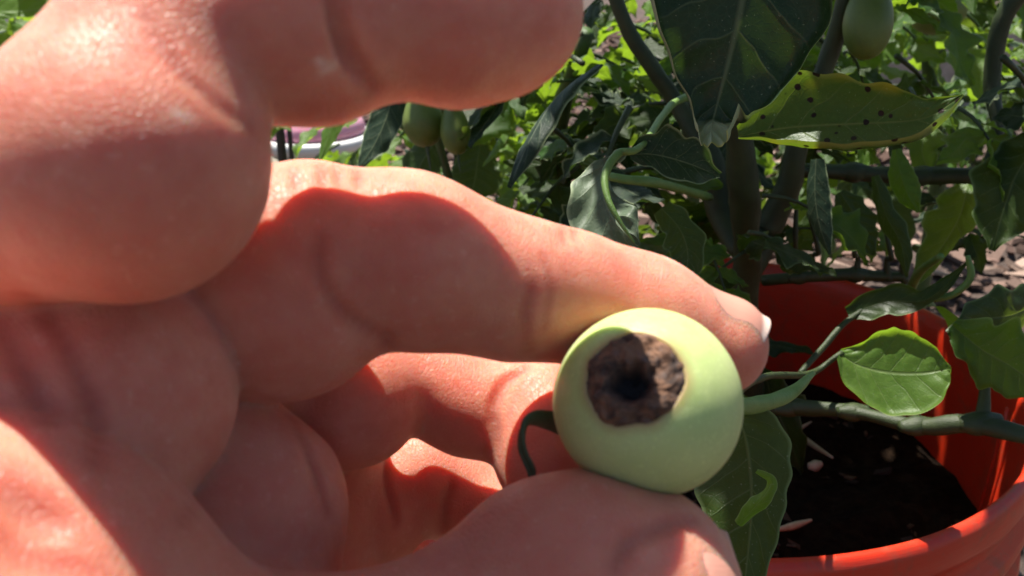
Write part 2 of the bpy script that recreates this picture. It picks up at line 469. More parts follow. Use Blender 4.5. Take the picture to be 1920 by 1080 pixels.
# two moulded ribs inside the wall
for k, az in enumerate((-14, -9.5)):
    a = math.radians(az); g = Geo()
    pts = [Vector((BX+(wr_(z)+.0005)*math.cos(a), BY+(wr_(z)+.0005)*math.sin(a), z)) for z in (.2, .26, .31, BZ-.012)]
    g.tube(pts, [.0016]*4, nseg=8)
    link('rib', g.mesh('inner_rib'), M['bucket'], bk)
# handle (wire bail) lug on the right side and wire hanging down
g = Geo()
hp = [Vector((BX+.156*math.cos(a), BY+.156*math.sin(a)-.005, BZ-.05-.10*math.sin((a+math.pi/2+.2)/ (math.pi-.2)*math.pi))) for a in np.linspace(-math.pi/2-.1, math.pi/2-.3, 9)]
# soil
def sz(x, y): return .306 + .006*noise.noise(Vector((x*25, y*25, 1))) + .004*noise.noise(Vector((x*80, y*80, 5)))+.002*noise.noise(Vector((x*220, y*220, 5)))
sv2 = []; sf = []; NR, NS = 60, 120
for i in range(NR+1):
    r = wr_(.306)*i/NR
    for j in range(NS):
        th = 2*math.pi*j/NS; x = BX+r*math.cos(th); y = BY+r*math.sin(th); sv2.append((x, y, sz(x, y)))
for i in range(NR):
    for j in range(NS):
        k = (j+1) % NS; sf.append((i*NS+j, i*NS+k, (i+1)*NS+k, (i+1)*NS+j))
s_o = link('potting_soil', pyd('potting_soil', sv2, sf), M['soil']); tag(s_o, 'dark moist potting soil filling the orange bucket', 'soil', kind='stuff')
c = chips('soil_debris', 560, (BX-.12, BX+.12, BY-.12, BY+.12), .002, .007, sz, M['chips'], [(.06, .034, .020), (.11, .062, .035), (.03, .02, .016), (.02, .014, .01), (.04, .03, .02), (.10, .06, .04)],
      'crumbs and wood bits scattered over the dark potting soil', lambda x, y: math.hypot(x-BX, y-BY) < .122 and (x < BX+.03 or noise.noise(Vector((x*30, y*30, 2))) > .25))
c['category'] = 'debris'
def on_soil(px, py, z=.310):
    d0 = at(px, py, 1.0)-ORG; t = (z-CAM_H)/d0.z; return ORG+d0*t
for (a, b, r, lab) in [((1478, 808), (1560, 868), .0016, 'long pale straw lying on the dark soil in the bucket'),
                       ((1515, 880), (1540, 878), .003, 'short pale wood chip lying on the soil below the long straw'),
                       ((1455, 1000), (1520, 985), .0017, 'broken tan stick on the soil near the front rim of the bucket'),
                       ((1475, 820), (1520, 800), .0012, 'thin straw lying at the back of the soil beside the long one')]:
    A = on_soil(*a); B = on_soil(*b); mid_ = (A+B)/2+Vector((0, 0, .002))
    g = Geo(); g.tube([A+Vector((0,0,.002)), mid_, B+Vector((0,0,.003))], [r*.6, r, r*.4], nseg=7, lumps=.12)
    tag(link('straw', g.mesh('straw'), M['straw']), lab, 'straw', 'dry bits on the bucket soil')

# ------------------------------------------------------------------ far small things
def far_tub():
    c0 = at(592, 300, 1.75); r = .098
    z0 = at(560, 274, 1.65).z
    e = tag(empty('tub', (c0.x, c0.y, 0)), 'cream plastic tub with white rim standing behind the plants, seen between the fingers', 'tub')
    V, F = lathe([(0, .01), (r*.82, .01), (r*.98, z0), (r*.94, z0), (r*.80, .02)], 48, c0.x, c0.y)
    link('tub_wall', pyd('tub_wall', V, F), M['cream'], e)
    V, F = lathe([(r*.97, z0-.02), (r*1.06, z0-.018), (r*1.08, z0), (r*1.0, z0+.005), (r*.9, z0+.003), (r*.9, z0-.01)], 48, c0.x, c0.y)
    link('rim', pyd('tub_rim', V, F), M['white'], e)
    V, F = lathe([(r*.93, z0+.006), (r*.96, z0+.014), (r*.86, z0+.035), (r*.6, z0+.05), (r*.3, z0+.055), (0.001, z0+.056)], 48, c0.x, c0.y)
    tag(link('bowl', pyd('bowl', V, F), M['pink']), 'upturned pink plastic bowl resting on the cream tub', 'bowl')
far_tub()
def far_bucket():
    c0 = at(-60, 50, 2.1)
    e = tag(empty('pail', (c0.x, c0.y, 0)), 'grey blue pail with white rim at the upper left edge of the photo', 'pail')
    z0 = c0.z+.03
    V, F = lathe([(0, .01), (.10, .01), (.125, z0), (.12, z0), (.095, .02)], 40, c0.x, c0.y)
    link('pail_wall', pyd('pail_wall', V, F), M['blue'], e)
    V, F = lathe([(.122, z0-.02), (.131, z0-.018), (.133, z0+.004), (.12, z0+.004)], 40, c0.x, c0.y)
    link('rim', pyd('pail_rim', V, F), M['white'], e)
far_bucket()
for (px, d, r, lab) in [(523, 1.1, .0055, 'dark garden stake rising between index and middle finger, left one of two'), (541, 1.25, .0035, 'thinner dark garden stake right of the thick one between the fingers')]:
    b = at(px, 260, d); g = Geo(); g.tube([Vector((b.x, b.y, 0)), Vector((b.x+.002, b.y, .3)), Vector((b.x, b.y, .75))], [r]*3, nseg=8)
    tag(link('garden_stake', g.mesh('garden_stake'), M['dark']), lab, 'stake', 'stakes between the plants')
b = at(1675, 38, 2.7)
g = Geo(); L = .45
V = [Vector((b.x+sx*L, b.y+sy*.03+sx*.05, z)) for z in (0, b.z+.015) for sx in (-1, 1) for sy in (-1, 1)]
F = [(0, 1, 3, 2), (4, 6, 7, 5), (0, 4, 5, 1), (2, 3, 7, 6), (0, 2, 6, 4), (1, 5, 7, 3)]
tag(link('edging_board', pyd('edging_board', V, F), M['wood'], smooth=False), 'weathered grey edging board behind the tomato plants at upper right', 'board')
b = at(868, 343, 1.5)
def rock(c, r, seed):
    bm = bmesh.new(); bmesh.ops.create_icosphere(bm, subdivisions=3, radius=r)
    for v in bm.verts: v.co = v.co*(1+.3*noise.noise(v.co/r*1.2+Vector((seed, 0, 0)))); v.co.z *= .7; v.co += c
    me = bpy.data.meshes.new('stone'); bm.to_mesh(me); bm.free(); return me
tag(link('stone', rock(b, .011, 2), M['stone']), 'small bright white stone just above the middle finger', 'stone')

# ------------------------------------------------------------------ tomato plants
def px2m(p, d): return p/FPX*d
def hero(plant, mids, wl, wr, mat, side=None, sd_=None, **k):
    """mids: (px,py,d); widths in photo pixels at that distance; side in camera axes."""
    P = [at(*m) for m in mids]
    WL = [px2m(w, m[2]) for w, m in zip(wl, mids)]; WR = [px2m(w, m[2]) for w, m in zip(wr, mids)]
    if isinstance(side, list): S = [dirw(*s) for s in side]
    else: S = dirw(*side)
    me = leaf_mesh('leaf', P, S, WL, WR, **k)
    return link('leaf', me, M[mat], plant)

plantA = tag(empty('tomato_plant', (BX, BY, .305)), 'tomato plant growing in the orange bucket, with the large dark leaf and spotted curled leaf', 'tomato plant')
plantB = tag(empty('tomato_plant', (at(830, 300, .62).x, at(830, 300, .62).y, 0)), 'tomato plant with two small hanging green fruits, seen between the index and middle finger', 'tomato plant')
plantC = tag(empty('tomato_plant', (.62, 1.0, 0)), 'leafy tomato plant behind the bucket at upper right, bearing a round green fruit', 'tomato plant')
plantD = tag(empty('tomato_plant', (-.75, 1.25, 0)), 'bright green leafy plant in sunlight at the upper left corner', 'tomato plant')

# -- leaves of the bucket plant traced at their own distances
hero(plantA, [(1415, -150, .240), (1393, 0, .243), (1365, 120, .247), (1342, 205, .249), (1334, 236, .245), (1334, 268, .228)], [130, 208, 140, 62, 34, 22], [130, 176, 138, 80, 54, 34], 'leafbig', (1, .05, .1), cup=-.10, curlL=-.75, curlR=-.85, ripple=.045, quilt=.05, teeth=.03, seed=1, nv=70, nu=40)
hero(plantA, [(1385, 256, .285), (1480, 240, .280), (1610, 232, .272), (1730, 222, .262), (1806, 178, .255)], [16, 88, 74, 42, 3], [8, 52, 74, 60, 4], 'leafspot', (0, -1, .25), cup=.42, curlL=.15, curlR=.9, ripple=.06, quilt=.03, teeth=.06, seed=4, nv=70, nu=36)
hero(plantA, [(1572, 662, .335), (1610, 685, .333), (1665, 698, .33), (1725, 700, .325), (1768, 694, .322), (1784, 690, .32)], [10, 62, 86, 78, 44, 4], [10, 58, 88, 84, 46, 4], 'leaflight', (0.1, -1, .3), cup=.12, curlL=.3, curlR=.4, ripple=.05, quilt=.05, teeth=.025, seed=5, nv=50, nu=30)
hero(plantA, [(1205, 278, .265), (1150, 292, .262), (1128, 345, .258), (1150, 410, .252), (1196, 462, .248)], [3, 14, 60, 95, 10], [3, 8, 18, 52, 14], 'leafpale', [(0, 1, 0), (.8, .5, .2), (1, .1, .35), (.9, .3, .5), (.7, .5, .5)], cup=-.15, curlR=.7, ripple=.12, quilt=.09, teeth=.10, seed=6, lobe=.25, nv=60, nu=30)
hero(plantA, [(1180, 290, .268), (1225, 290, .270), (1285, 305, .274), (1348, 330, .28)], [10, 52, 58, 5], [10, 36, 52, 5], 'leafblue', (.1, -1, .25), cup=.2, curlL=.3, ripple=.08, seed=7, lobe=.25)
hero(plantA, [(1120, 120, .36), (1050, 175, .35), (1000, 250, .34), (955, 352, .335)], [14, 34, 38, 3], [14, 34, 34, 3], 'leafblue', (.8, .5, .5), cup=.25, curlR=.3, ripple=.08, seed=8)
hero(plantA, [(1365, 740, .205), (1400, 830, .205), (1410, 950, .20), (1395, 1110, .195)], [30, 100, 100, 40], [20, 76, 60, 30], 'leafdull', (1, 0, .2), cup=.15, ripple=.05, seed=9, nv=50)
hero(plantA, [(1385, 985, .192), (1420, 945, .188), (1446, 905, .187), (1418, 884, .188)], [10, 17, 12, 5], [8, 15, 10, 5], 'leaflight', (.7, .5, .6), cup=-.6, ripple=.03, seed=10)
hero(plantA, [(1785, 610, .34), (1840, 655, .335), (1900, 690, .33), (1965, 740, .325)], [15, 80, 75, 20], [15, 55, 70, 20], 'leaf', (.3, -1, .2), cup=.2, ripple=.08, seed=11, lobe=.3, curlR=.4)
hero(plantA, [(1960, 560, .36), (1900, 590, .35), (1840, 600, .345), (1775, 625, .34)], [30, 55, 45, 5], [30, 60, 50, 5], 'leafdull', (-.1, 1, .3), cup=-.2, ripple=.08, seed=12, lobe=.3)
hero(plantA, [(1530, 298, .37), (1528, 360, .37), (1536, 420, .37), (1556, 478, .37)], [14, 22, 22, 3], [14, 24, 22, 3], 'leafblue', (.8, 0, .6), cup=.5, curlL=.4, ripple=.05, seed=13)
hero(plantA, [(1815, 345, .47), (1800, 405, .46), (1765, 465, .45), (1708, 540, .44)], [20, 62, 42, 4], [20, 40, 30, 4], 'leaflight', (1, .4, .2), cup=-.25, ripple=.06, seed=14, lobe=.3)
hero(plantA, [(1590, 590, .38), (1660, 565, .375), (1740, 560, .37), (1815, 492, .37)], [14, 34, 22, 3], [14, 40, 18, 3], 'leafdull', (0, -1, .5), cup=.3, ripple=.10, seed=15, lobe=.3, curlL=.4)
hero(plantA, [(1700, 560, .40), (1745, 570, .40), (1790, 610, .395), (1800, 640, .39)], [8, 24, 22, 4], [8, 22, 20, 4], 'leaflight', (.4, -.5, .6), cup=.1, ripple=.08, seed=16)
hero(plantA, [(1575, 360, .42), (1600, 400, .42), (1615, 440, .42), (1640, 478, .42)], [10, 45, 40, 4], [10, 36, 36, 4], 'leafdull', (.8, .5, .3), ripple=.08, seed=17, lobe=.3)
hero(plantA, [(1640, 330, .41), (1660, 400, .41), (1690, 460, .41), (1700, 520, .41)], [8, 22, 20, 3], [8, 22, 20, 3], 'leafdull', (.8, 0, .6), cup=.4, ripple=.08, seed=18, lobe=.3)
hero(plantA, [(1680, 280, .42), (1690, 330, .42), (1705, 370, .42), (1722, 398, .42)], [8, 24, 20, 3], [8, 24, 22, 3], 'leaf', (.9, 0, .5), cup=.3, ripple=.08, seed=19)
hero(plantA, [(1960, 260, .42), (1910, 320, .42), (1880, 400, .42), (1860, 470, .42)], [40, 80, 60, 6], [40, 70, 60, 6], 'leafdull', (.8, .5, .3), cup=-.1, ripple=.10, seed=20, lobe=.3)
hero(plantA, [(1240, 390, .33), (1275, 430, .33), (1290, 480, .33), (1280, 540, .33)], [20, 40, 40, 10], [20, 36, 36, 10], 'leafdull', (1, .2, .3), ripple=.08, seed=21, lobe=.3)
# -- plant B
for k, (m, a, b, mt, sd0) in enumerate([
    ([(640, 170, .60), (630, 215, .60), (615, 260, .60), (598, 305, .60)], [12, 26, 22, 3], [12, 20, 16, 3], 'leaflight', (.9, .2, .5)),
    ([(740, 150, .55), (728, 210, .55), (705, 265, .55), (672, 318, .55)], [18, 38, 36, 5], [18, 32, 26, 4], 'leafblue', (.9, .3, .3)),
    ([(945, 170, .50), (925, 210, .50), (900, 245, .50), (880, 276, .50)], [18, 34, 28, 4], [8, 14, 10, 3], 'leafblue', (.9, .3, .4)),
    ([(960, 225, .55), (945, 255, .55), (925, 285, .55), (905, 312, .55)], [5, 10, 10, 2], [5, 10, 10, 2], 'leaflight', (.8, .4, .5)),
    ([(700, 165, .65), (672, 190, .65), (650, 205, .65), (630, 225, .65)], [16, 24, 18, 2], [16, 20, 14, 2], 'leaflight', (.5, -.8, .4)),
    ([(820, 260, .6), (800, 290, .6), (785, 320, .6), (790, 360, .6)], [10, 38, 40, 8], [10, 34, 36, 8], 'leafdull', (1, .1, .3)),
    ([(900, 270, .62), (895, 305, .62), (890, 340, .62), (880, 375, .62)], [20, 50, 50, 10], [20, 40, 50, 10], 'leafdull', (1, -.1, .3)),
    ([(495, 200, .8), (500, 230, .8), (490, 260, .8), (485, 290, .8)], [20, 30, 24, 4], [16, 22, 16, 4], 'leaflight', (1, .3, .3))]):
    hero(plantB, m, a, b, mt, sd0, seed=40+k, ripple=.08, cup=.2)

hero(plantD, [(-80, 30, .9), (0, 22, .9), (70, 16, .9), (165, -20, .9)], [20, 40, 36, 3], [10, 16, 14, 3], 'leaflight', (.05, -1, .4), seed=60, ripple=.1)
hero(plantD, [(-60, 120, .95), (0, 100, .95), (50, 90, .95), (95, 78, .95)], [20, 40, 26, 3], [20, 40, 20, 3], 'leaflight', (.05, -1, .4), seed=61, ripple=.1)
# generic leaflet meshes shared by all random leaves
VAR = []
for k in range(9):
    rng = random.Random(100+k)
    bend = rng.uniform(.1, .6)*(1 if k % 3 else -1); L = 1.0
    mid = [Vector((0, 0, 0)), Vector((.02*k-.05, .30, .04*bend)), Vector((.03, .65, -.10*bend)), Vector((rng.uniform(-.1, .1), 1.0, -.42*bend))]
    w = rng.uniform(.24, .36)
    me = leaf_mesh('leaflet', mid, Vector((1, 0, rng.uniform(-.3, .3))), [.03, w, w*.72, .01], [.03, w*rng.uniform(.85, 1.1), w*.7, .01], nv=22, nu=12, cup=rng.uniform(-.3, .5),
                   curlR=rng.uniform(-.3, .7), curlL=rng.uniform(-.3, .7), ripple=.16, quilt=.06, teeth=.14, seed=k, lobe=(.45 if k % 3 else .15))
    VAR.append(me)
MVAR = {}
def leaf_inst(plant, pos, direction, nrm, size, mat, k):
    key = (k, mat)
    if key not in MVAR:
        m2 = VAR[k].copy(); m2.materials.clear(); m2.materials.append(M[mat])
        m2.polygons.foreach_set('use_smooth', [True]*len(m2.polygons)); MVAR[key] = m2
    o = bpy.data.objects.new('leaf', MVAR[key]); COL.objects.link(o)
    y = direction.normalized(); x = y.cross(nrm).normalized(); z = x.cross(y)
    R = Matrix((x, y, z)).transposed().to_4x4()
    o.parent = plant
    o.matrix_parent_inverse = Matrix.Translation(-plant.location)
    o.matrix_basis = Matrix.Translation(pos) @ R @ Matrix.Scale(size, 4)
    return o
class Stems:
    def __init__(s, plant, mat): s.p = plant; s.m = mat
    def tube(s, pts, rads, name='stem', **k):
        g = Geo(); g.tube(pts, rads, **k); return link(name, g.mesh(name), M[s.m], s.p)
stemsA, stemsB, stemsC, stemsD = Stems(plantA, 'stemdark'), Stems(plantB, 'stem'), Stems(plantC, 'stem'), Stems(plantD, 'stem')
def cluster(plant, geo, n, xr, yr, dr, size, mats, seed, droop=.6):
    """compound leaves: a short petiole with one to five leaflets, spread in a volume"""
    rng = random.Random(seed)
    for q in range(n):
        c0 = at(rng.uniform(*xr), rng.uniform(*yr), rng.uniform(*dr))
        if c0.z < .03: c0.z = rng.uniform(.04, .10)
        az = rng.uniform(0, 6.28)
        d = Vector((math.cos(az), math.sin(az), -droop*rng.uniform(.2, 1.6))).normalized()
        s = rng.uniform(*size); L = s*rng.uniform(.7, 1.3)
        p0 = c0; p1 = c0+d*L*.5+Vector((0, 0, L*.08)); p2 = c0+d*L
        geo.tube([p0, p1, p2], [s*.035, s*.026, s*.015], nseg=6, n=6, name='petiole')
        mt = rng.choice(mats)
        nrm = (Vector((0, 0, 1))+Vector((rng.uniform(-.7, .7), rng.uniform(-.9, .5), 0))).normalized()
        leaf_inst(plant, p2, d+Vector((0, 0, -.3)), nrm, s, mt, rng.randrange(9))
        sd0 = d.cross(Vector((0, 0, 1))).normalized()
        for f in ((.45, .8) if rng.random() < .7 else (.6,)):
            for sg in (-1, 1):
                if rng.random() < .85:
                    pp = p0.lerp(p2, f)
                    leaf_inst(plant, pp, sd0*sg+d*.4+Vector((0, 0, -.35*rng.random())), nrm+Vector((rng.uniform(-.3, .3),)*3), s*rng.uniform(.55, .85), mt, rng.randrange(9))
DK = ['leaf', 'leafdull', 'leafblue', 'leaf']
LT = ['leaflight', 'leaf', 'leaflight', 'leafblue']
cluster(plantA, stemsA, 20, (1000, 1400), (60, 330), (.40, .56), (.032, .05), DK, 1)
cluster(plantA, stemsA, 9, (1450, 1900), (-120, 120), (.38, .6), (.03, .05), DK, 2)
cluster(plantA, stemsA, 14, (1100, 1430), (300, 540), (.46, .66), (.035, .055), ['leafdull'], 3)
cluster(plantB, stemsB, 16, (560, 1000), (40, 300), (.66, 1.0), (.04, .06), DK+['leaflight'], 4)
cluster(plantB, stemsB, 16, (760, 1250), (280, 420), (.75, 1.1), (.04, .06), DK, 5)
cluster(plantC, stemsC, 22, (1450, 2050), (-150, 140), (.8, 1.5), (.045, .07), DK+['leaflight'], 6)
cluster(plantC, stemsC, 9, (1780, 2050), (130, 330), (.6, .95), (.04, .06), DK, 7)
cluster(plantC, stemsC, 26, (1050, 1500), (-50, 330), (.8, 1.4), (.05, .07), DK, 8)
cluster(plantA, stemsA, 16, (1440, 1900), (30, 260), (.44, .62), (.03, .045), DK+['leaflight'], 13)
cluster(plantC, stemsC, 30, (1450, 2000), (120, 330), (.9, 1.5), (.05, .07), DK+['leaflight'], 14)
cluster(plantC, stemsC, 24, (1380, 1950), (-160, 60), (.6, 1.0), (.04, .06), DK+['leaflight'], 15)
cluster(plantA, stemsA, 8, (1480, 1900), (340, 480), (.48, .60), (.022, .032), DK+['leaflight'], 16)
cluster(plantB, stemsB, 14, (620, 1000), (200, 330), (.9, 1.3), (.05, .07), DK+['leaflight'], 17)
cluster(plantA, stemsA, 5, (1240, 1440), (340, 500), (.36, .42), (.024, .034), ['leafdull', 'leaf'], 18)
cluster(plantC, stemsC, 30, (1080, 1260), (-40, 220), (.55, .85), (.035, .05), DK+['leaflight'], 10)
cluster(plantB, stemsB, 12, (950, 1200), (150, 330), (.5, .7), (.03, .045), DK+['leaflight'], 11)
cluster(plantC, stemsC, 14, (1560, 1950), (-100, 60), (1.4, 2.4), (.08, .11), LT, 12)
cluster(plantD, stemsD, 18, (-250, 240), (-150, 260), (.9, 1.7), (.06, .09), LT, 9)

def shade_canopy(n, xr, yr, zr, size, seed, mats=('leaf', 'leafblue')):
    """the top of the bucket plant, above the frame"""
    rng = random.Random(seed)
    for q in range(n):
        p = Vector((rng.uniform(*xr), rng.uniform(*yr), rng.uniform(*zr)))
        az = rng.uniform(0, 6.28); d = Vector((math.cos(az), math.sin(az), -.35))
        leaf_inst(plantA, p, d, Vector((rng.uniform(-.3, .3), rng.uniform(-.3, .3), 1)), rng.uniform(*size), rng.choice(mats), rng.randrange(9))
shade_canopy(9, (.0, .10), (.24, .34), (.70, .74), (.05, .07), 31)
shade_canopy(52, (-.12, .26), (.36, .68), (.68, .88), (.06, .10), 32)
shade_canopy(14, (-.02, .14), (.50, .62), (.70, .85), (.07, .10), 37)
shade_canopy(14, (-.07, .03), (.235, .30), (.66, .74), (.05, .06), 36)
shade_canopy(40, (-.25, .35), (.60, 1.05), (.60, .74), (.07, .10), 35, ('leafdull', 'leaf'))
shade_canopy(20, (.11, .30), (.20, .40), (.64, .72), (.06, .09), 34)
shade_canopy(26, (.1, .42), (.3, .8), (.68, .9), (.06, .10), 33)
# -- stems traced
def ms(geo, pts, rad, **k):
    geo.tube([at(*p) for p in pts], [px2m(r, p[2]) for r, p in zip(rad, pts)], lumps=.28, **k)
ms(stemsA, [(1400, 790, .49), (1398, 700, .48), (1392, 600, .46), (1400, 480, .44), (1395, 350, .42), (1380, 200, .40), (1370, 40, .38), (1380, -200, .34)], [30, 30, 30, 26, 28, 24, 20, 16], nseg=14)
ms(stemsA, [(1400, 520, .45), (1440, 430, .45), (1480, 340, .44), (1500, 250, .43), (1550, 120, .42), (1600, -60, .40)], [24, 26, 24, 20, 18, 14], nseg=12)
ms(stemsA, [(1395, 480, .45), (1350, 400, .46), (1330, 300, .46), (1260, 180, .46), (1180, 60, .45), (1130, -80, .44)], [20, 26, 24, 16, 14, 12], nseg=12)
ms(stemsA, [(1480, 318, .46), (1600, 325, .46), (1720, 330, .46), (1850, 328, .46), (1960, 335, .46)], [14, 16, 16, 15, 14])
ms(stemsA, [(1850, 328, .46), (1870, 240, .46), (1860, 150, .46), (1880, 40, .45), (1930, -40, .44)], [10, 12, 16, 18, 18])
ms(stemsA, [(1390, 770, .40), (1480, 765, .385), (1600, 772, .37), (1720, 800, .355), (1820, 795, .345), (1960, 825, .335)], [15, 15, 14, 15, 18, 16])
ms(stemsA, [(1840, 790, .345), (1845, 740, .345), (1840, 690, .345), (1800, 640, .345)], [15, 10, 8, 7])
ms(stemsA, [(1500, 700, .36), (1540, 655, .37), (1580, 610, .375), (1625, 575, .38)], [6, 6, 6, 5])
ms(stemsA, [(1430, 525, .47), (1500, 520, .46), (1600, 515, .46), (1700, 520, .46)], [11, 11, 11, 9])
for (xx, a, b) in [(1492, 360, 520), (1530, 420, 520), (1605, 430, 520), (1668, 440, 525), (1697, 470, 530)]:
    jx = (xx*37 % 29)-14
    ms(stemsA, [(xx, b, .46), (xx+jx*.5, b-40, .457), (xx-jx*.4, (a+b)/2, .452), (xx+jx*1.2, a-20, .45)], [8, 4, 5, 3])
ms(stemsA, [(1380, 735, .24), (1440, 705, .27), (1520, 700, .33), (1580, 660, .335)], [8, 7, 6, 5])
gL = Stems(plantA, 'stemlight')
ms(gL, [(1320, 790, .165), (1370, 765, .185), (1430, 757, .205), (1475, 742, .215), (1503, 722, .22), (1525, 700, .24)], [12, 15, 15, 13, 10, 5], nseg=14)
ms(gL, [(1320, 170, .43), (1262, 195, .36), (1205, 272, .268), (1160, 288, .258), (1135, 325, .253), (1140, 372, .2495), (1165, 420, .2475), (1190, 455, .247)], [7, 7, 7, 8, 8, 6, 4, 2], nseg=10)
ms(gL, [(1100, 320, .33), (1165, 335, .32), (1240, 345, .33), (1330, 370, .42)], [6, 9, 9, 8])
ms(gL, [(1815, 480, .365), (1820, 520, .367), (1790, 550, .37), (1750, 562, .372)], [5, 7, 7, 6])
ms(gL, [(1705, 545, .44), (1725, 510, .42), (1765, 480, .40)], [9, 8, 6])
ms(stemsB, [(850, 420, .62), (840, 330, .60), (800, 180, .58), (790, 0, .56)], [8, 8, 7, 6])
ms(stemsB, [(1040, 520, .60), (1050, 380, .58), (1045, 240, .56), (1100, 60, .5)], [20, 22, 20, 14])
for (x, y, d, r) in ((1480, 766, .385, 19), (1600, 773, .37, 18), (1718, 800, .355, 20), (1836, 794, .345, 25), (1600, 324, .46, 20), (1722, 330, .46, 20), (1500, 520, .46, 14), (1603, 515, .46, 14)):
    p = at(x, y, d); rr = px2m(r, d)
    stemsA.tube([p-Vector((rr*1.6, 0, 0)), p, p+Vector((rr*1.6, 0, .001))], [rr*.55, rr, rr*.55], name='stem_node', lumps=.3, nseg=10)
for (g, pts) in ((stemsC, [(1760, 330, 1.0), (1740, 100, .95), (1760, -250, .9)]), (stemsC, [(1300, 420, 1.1), (1290, 200, 1.05), (1310, -200, 1.0)]), (stemsD, [(60, 400, 1.3), (50, 50, 1.25), (30, -250, 1.2)])):
    P = [at(*p) for p in pts]; P.insert(0, Vector((P[0].x, P[0].y, 0)))
    g.tube(P, [.009, .008, .007, .005], nseg=10, lumps=.1)

# -- hanging fruits
def fruit(plant, px, py, d, rpx, length, axis=(0, -1, 0), neck=.45, tip=True, mat='fruit'):
    c0 = at(px, py, d); r = px2m(rpx, d)
    prof = []
    for i in range(25):
        s = i/24; ang = math.pi*s
        z = -math.cos(ang)*r*length
        rr = math.sin(ang)**.85*r*(1-(1-neck)*max(0, .55-s)/.55) if s < .55 else math.sin(ang)**.9*r
        prof.append((max(rr, 1e-5), z))
    V, F = lathe(prof, 28)
    Q = dirw(*axis).to_track_quat('Z', 'Y')
    me = pyd('fruit', [Q @ Vector(v)+c0 for v in V], F)
    o = link('fruit', me, M[mat], plant)
    if tip:
        g = Geo(); e = c0+dirw(*axis)*r*length
        g.tube([e-dirw(*axis)*.001, e+dirw(*axis)*r*.5, e+dirw(*axis)*r*1.1], [r*.10, r*.07, r*.03], nseg=6)
        link('style', g.mesh('style'), M['dry'], plant)
    return o
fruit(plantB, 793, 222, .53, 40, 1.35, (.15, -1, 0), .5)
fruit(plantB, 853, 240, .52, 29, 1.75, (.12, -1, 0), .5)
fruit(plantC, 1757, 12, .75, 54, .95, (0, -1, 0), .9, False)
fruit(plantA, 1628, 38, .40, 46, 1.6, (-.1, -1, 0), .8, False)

# ------------------------------------------------------------------ the held tomato
TC = np.array(cam_xyz(1214, 754, .115)); TR = px2m(176, .115)
tom_loc = c2w(*TC)
tom = tag(empty('tomato', tom_loc-Vector((0, 0, TR))), 'small pale green tomato with a black rotten blossom end, pinched between finger and thumb', 'tomato')
POLE = dirw(-.275, .36, .89)
Qp = POLE.to_track_quat('Z', 'Y')
A0 = math.radians(30)
def scar_edge(th): return A0*(1+.02*math.sin(3*th+1)+.025*math.sin(2*th+.4)+.05*noise.noise(Vector((math.cos(th)*2, math.sin(th)*2, 0))))
def tom_r(al, th):
    r = TR*(1+.006*math.cos(2*th+.5)+.008*math.cos(3*th+2))
    r *= 1+.014*math.exp(-((al-A0*1.15)/.30)**2) - .05*math.exp(-((al-math.pi)/.5)**2)
    r *= 1+.004*math.sin(7*th+1)*math.exp(-((al-A0)/.15)**2)
    return r
V = []; F = []; rim = []
NA, NTH = 70, 120
for i in range(NA+1):
    s = i/NA
    for j in range(NTH):
        th = 2*math.pi*j/NTH; e = scar_edge(th)
        if i < 6:      # inner lip curling into the wound
            q = (6-i)/6; al = e*(1-.06*q); r = tom_r(e, th)*(1-.022*q*q)
        else:
            al = e+(math.pi-e)*((i-6)/(NA-6))**1.15; r = tom_r(al, th)
        V.append(Qp @ Vector((math.sin(al)*math.cos(th)*r, math.sin(al)*math.sin(th)*r, math.cos(al)*r)) + tom_loc)
        rim.append(max(0, 1-(al-e)/.10)*.6 if al >= e else .9)
for i in range(NA):
    for j in range(NTH):
        k = (j+1) % NTH; F.append((i*NTH+j, (i+1)*NTH+j, (i+1)*NTH+k, i*NTH+k))
me = pyd('tomato_skin', V, F)
at_ = me.attributes.new('rim', 'FLOAT', 'POINT'); at_.data.foreach_set('value', rim)
link('skin', me, M['tomato'], tom)
V = []; F = []; pit = []
NA = 60
for i in range(NA+1):
    q = i/NA
    for j in range(NTH):
        th = 2*math.pi*j/NTH; al = scar_edge(th)*1.0*q
        P = Vector((math.cos(th)*q, math.sin(th)*q, 0))
        n1 = noise.fractal(P*3.2+Vector((4, 2, 0)), 1, 2, 5); n2 = noise.noise(P*1.6+Vector((9, 0, 0)))
        pr = (P-Vector((-.02, -.12, 0))).length+.16*noise.noise(P*4+Vector((1, 7, 3)))
        pitv = max(0, min(1, (.50-pr)/.22))
        dep = TR*(.004+.004*q-.050*n1-.04*n2) + TR*.30*pitv**1.5*(1-q*.5)
        if q > .88: dep = dep*(1-(q-.88)/.12*.7)+(q-.88)/.12*TR*.014
        r = tom_r(A0, th)*1.0 - dep*(1 if q < .97 else 1)
        V.append(Qp @ Vector((math.sin(al)*math.cos(th)*r, math.sin(al)*math.sin(th)*r, math.cos(al)*r)) + tom_loc)
        pit.append(pitv)
for i in range(NA):
    for j in range(NTH):
        k = (j+1) % NTH; F.append((i*NTH+j, (i+1)*NTH+j, (i+1)*NTH+k, i*NTH+k))
me = pyd('rot_patch', V, F)
at_ = me.attributes.new('pit', 'FLOAT', 'POINT'); at_.data.foreach_set('value', pit)
link('rotten_patch', me, M['rot'], tom)
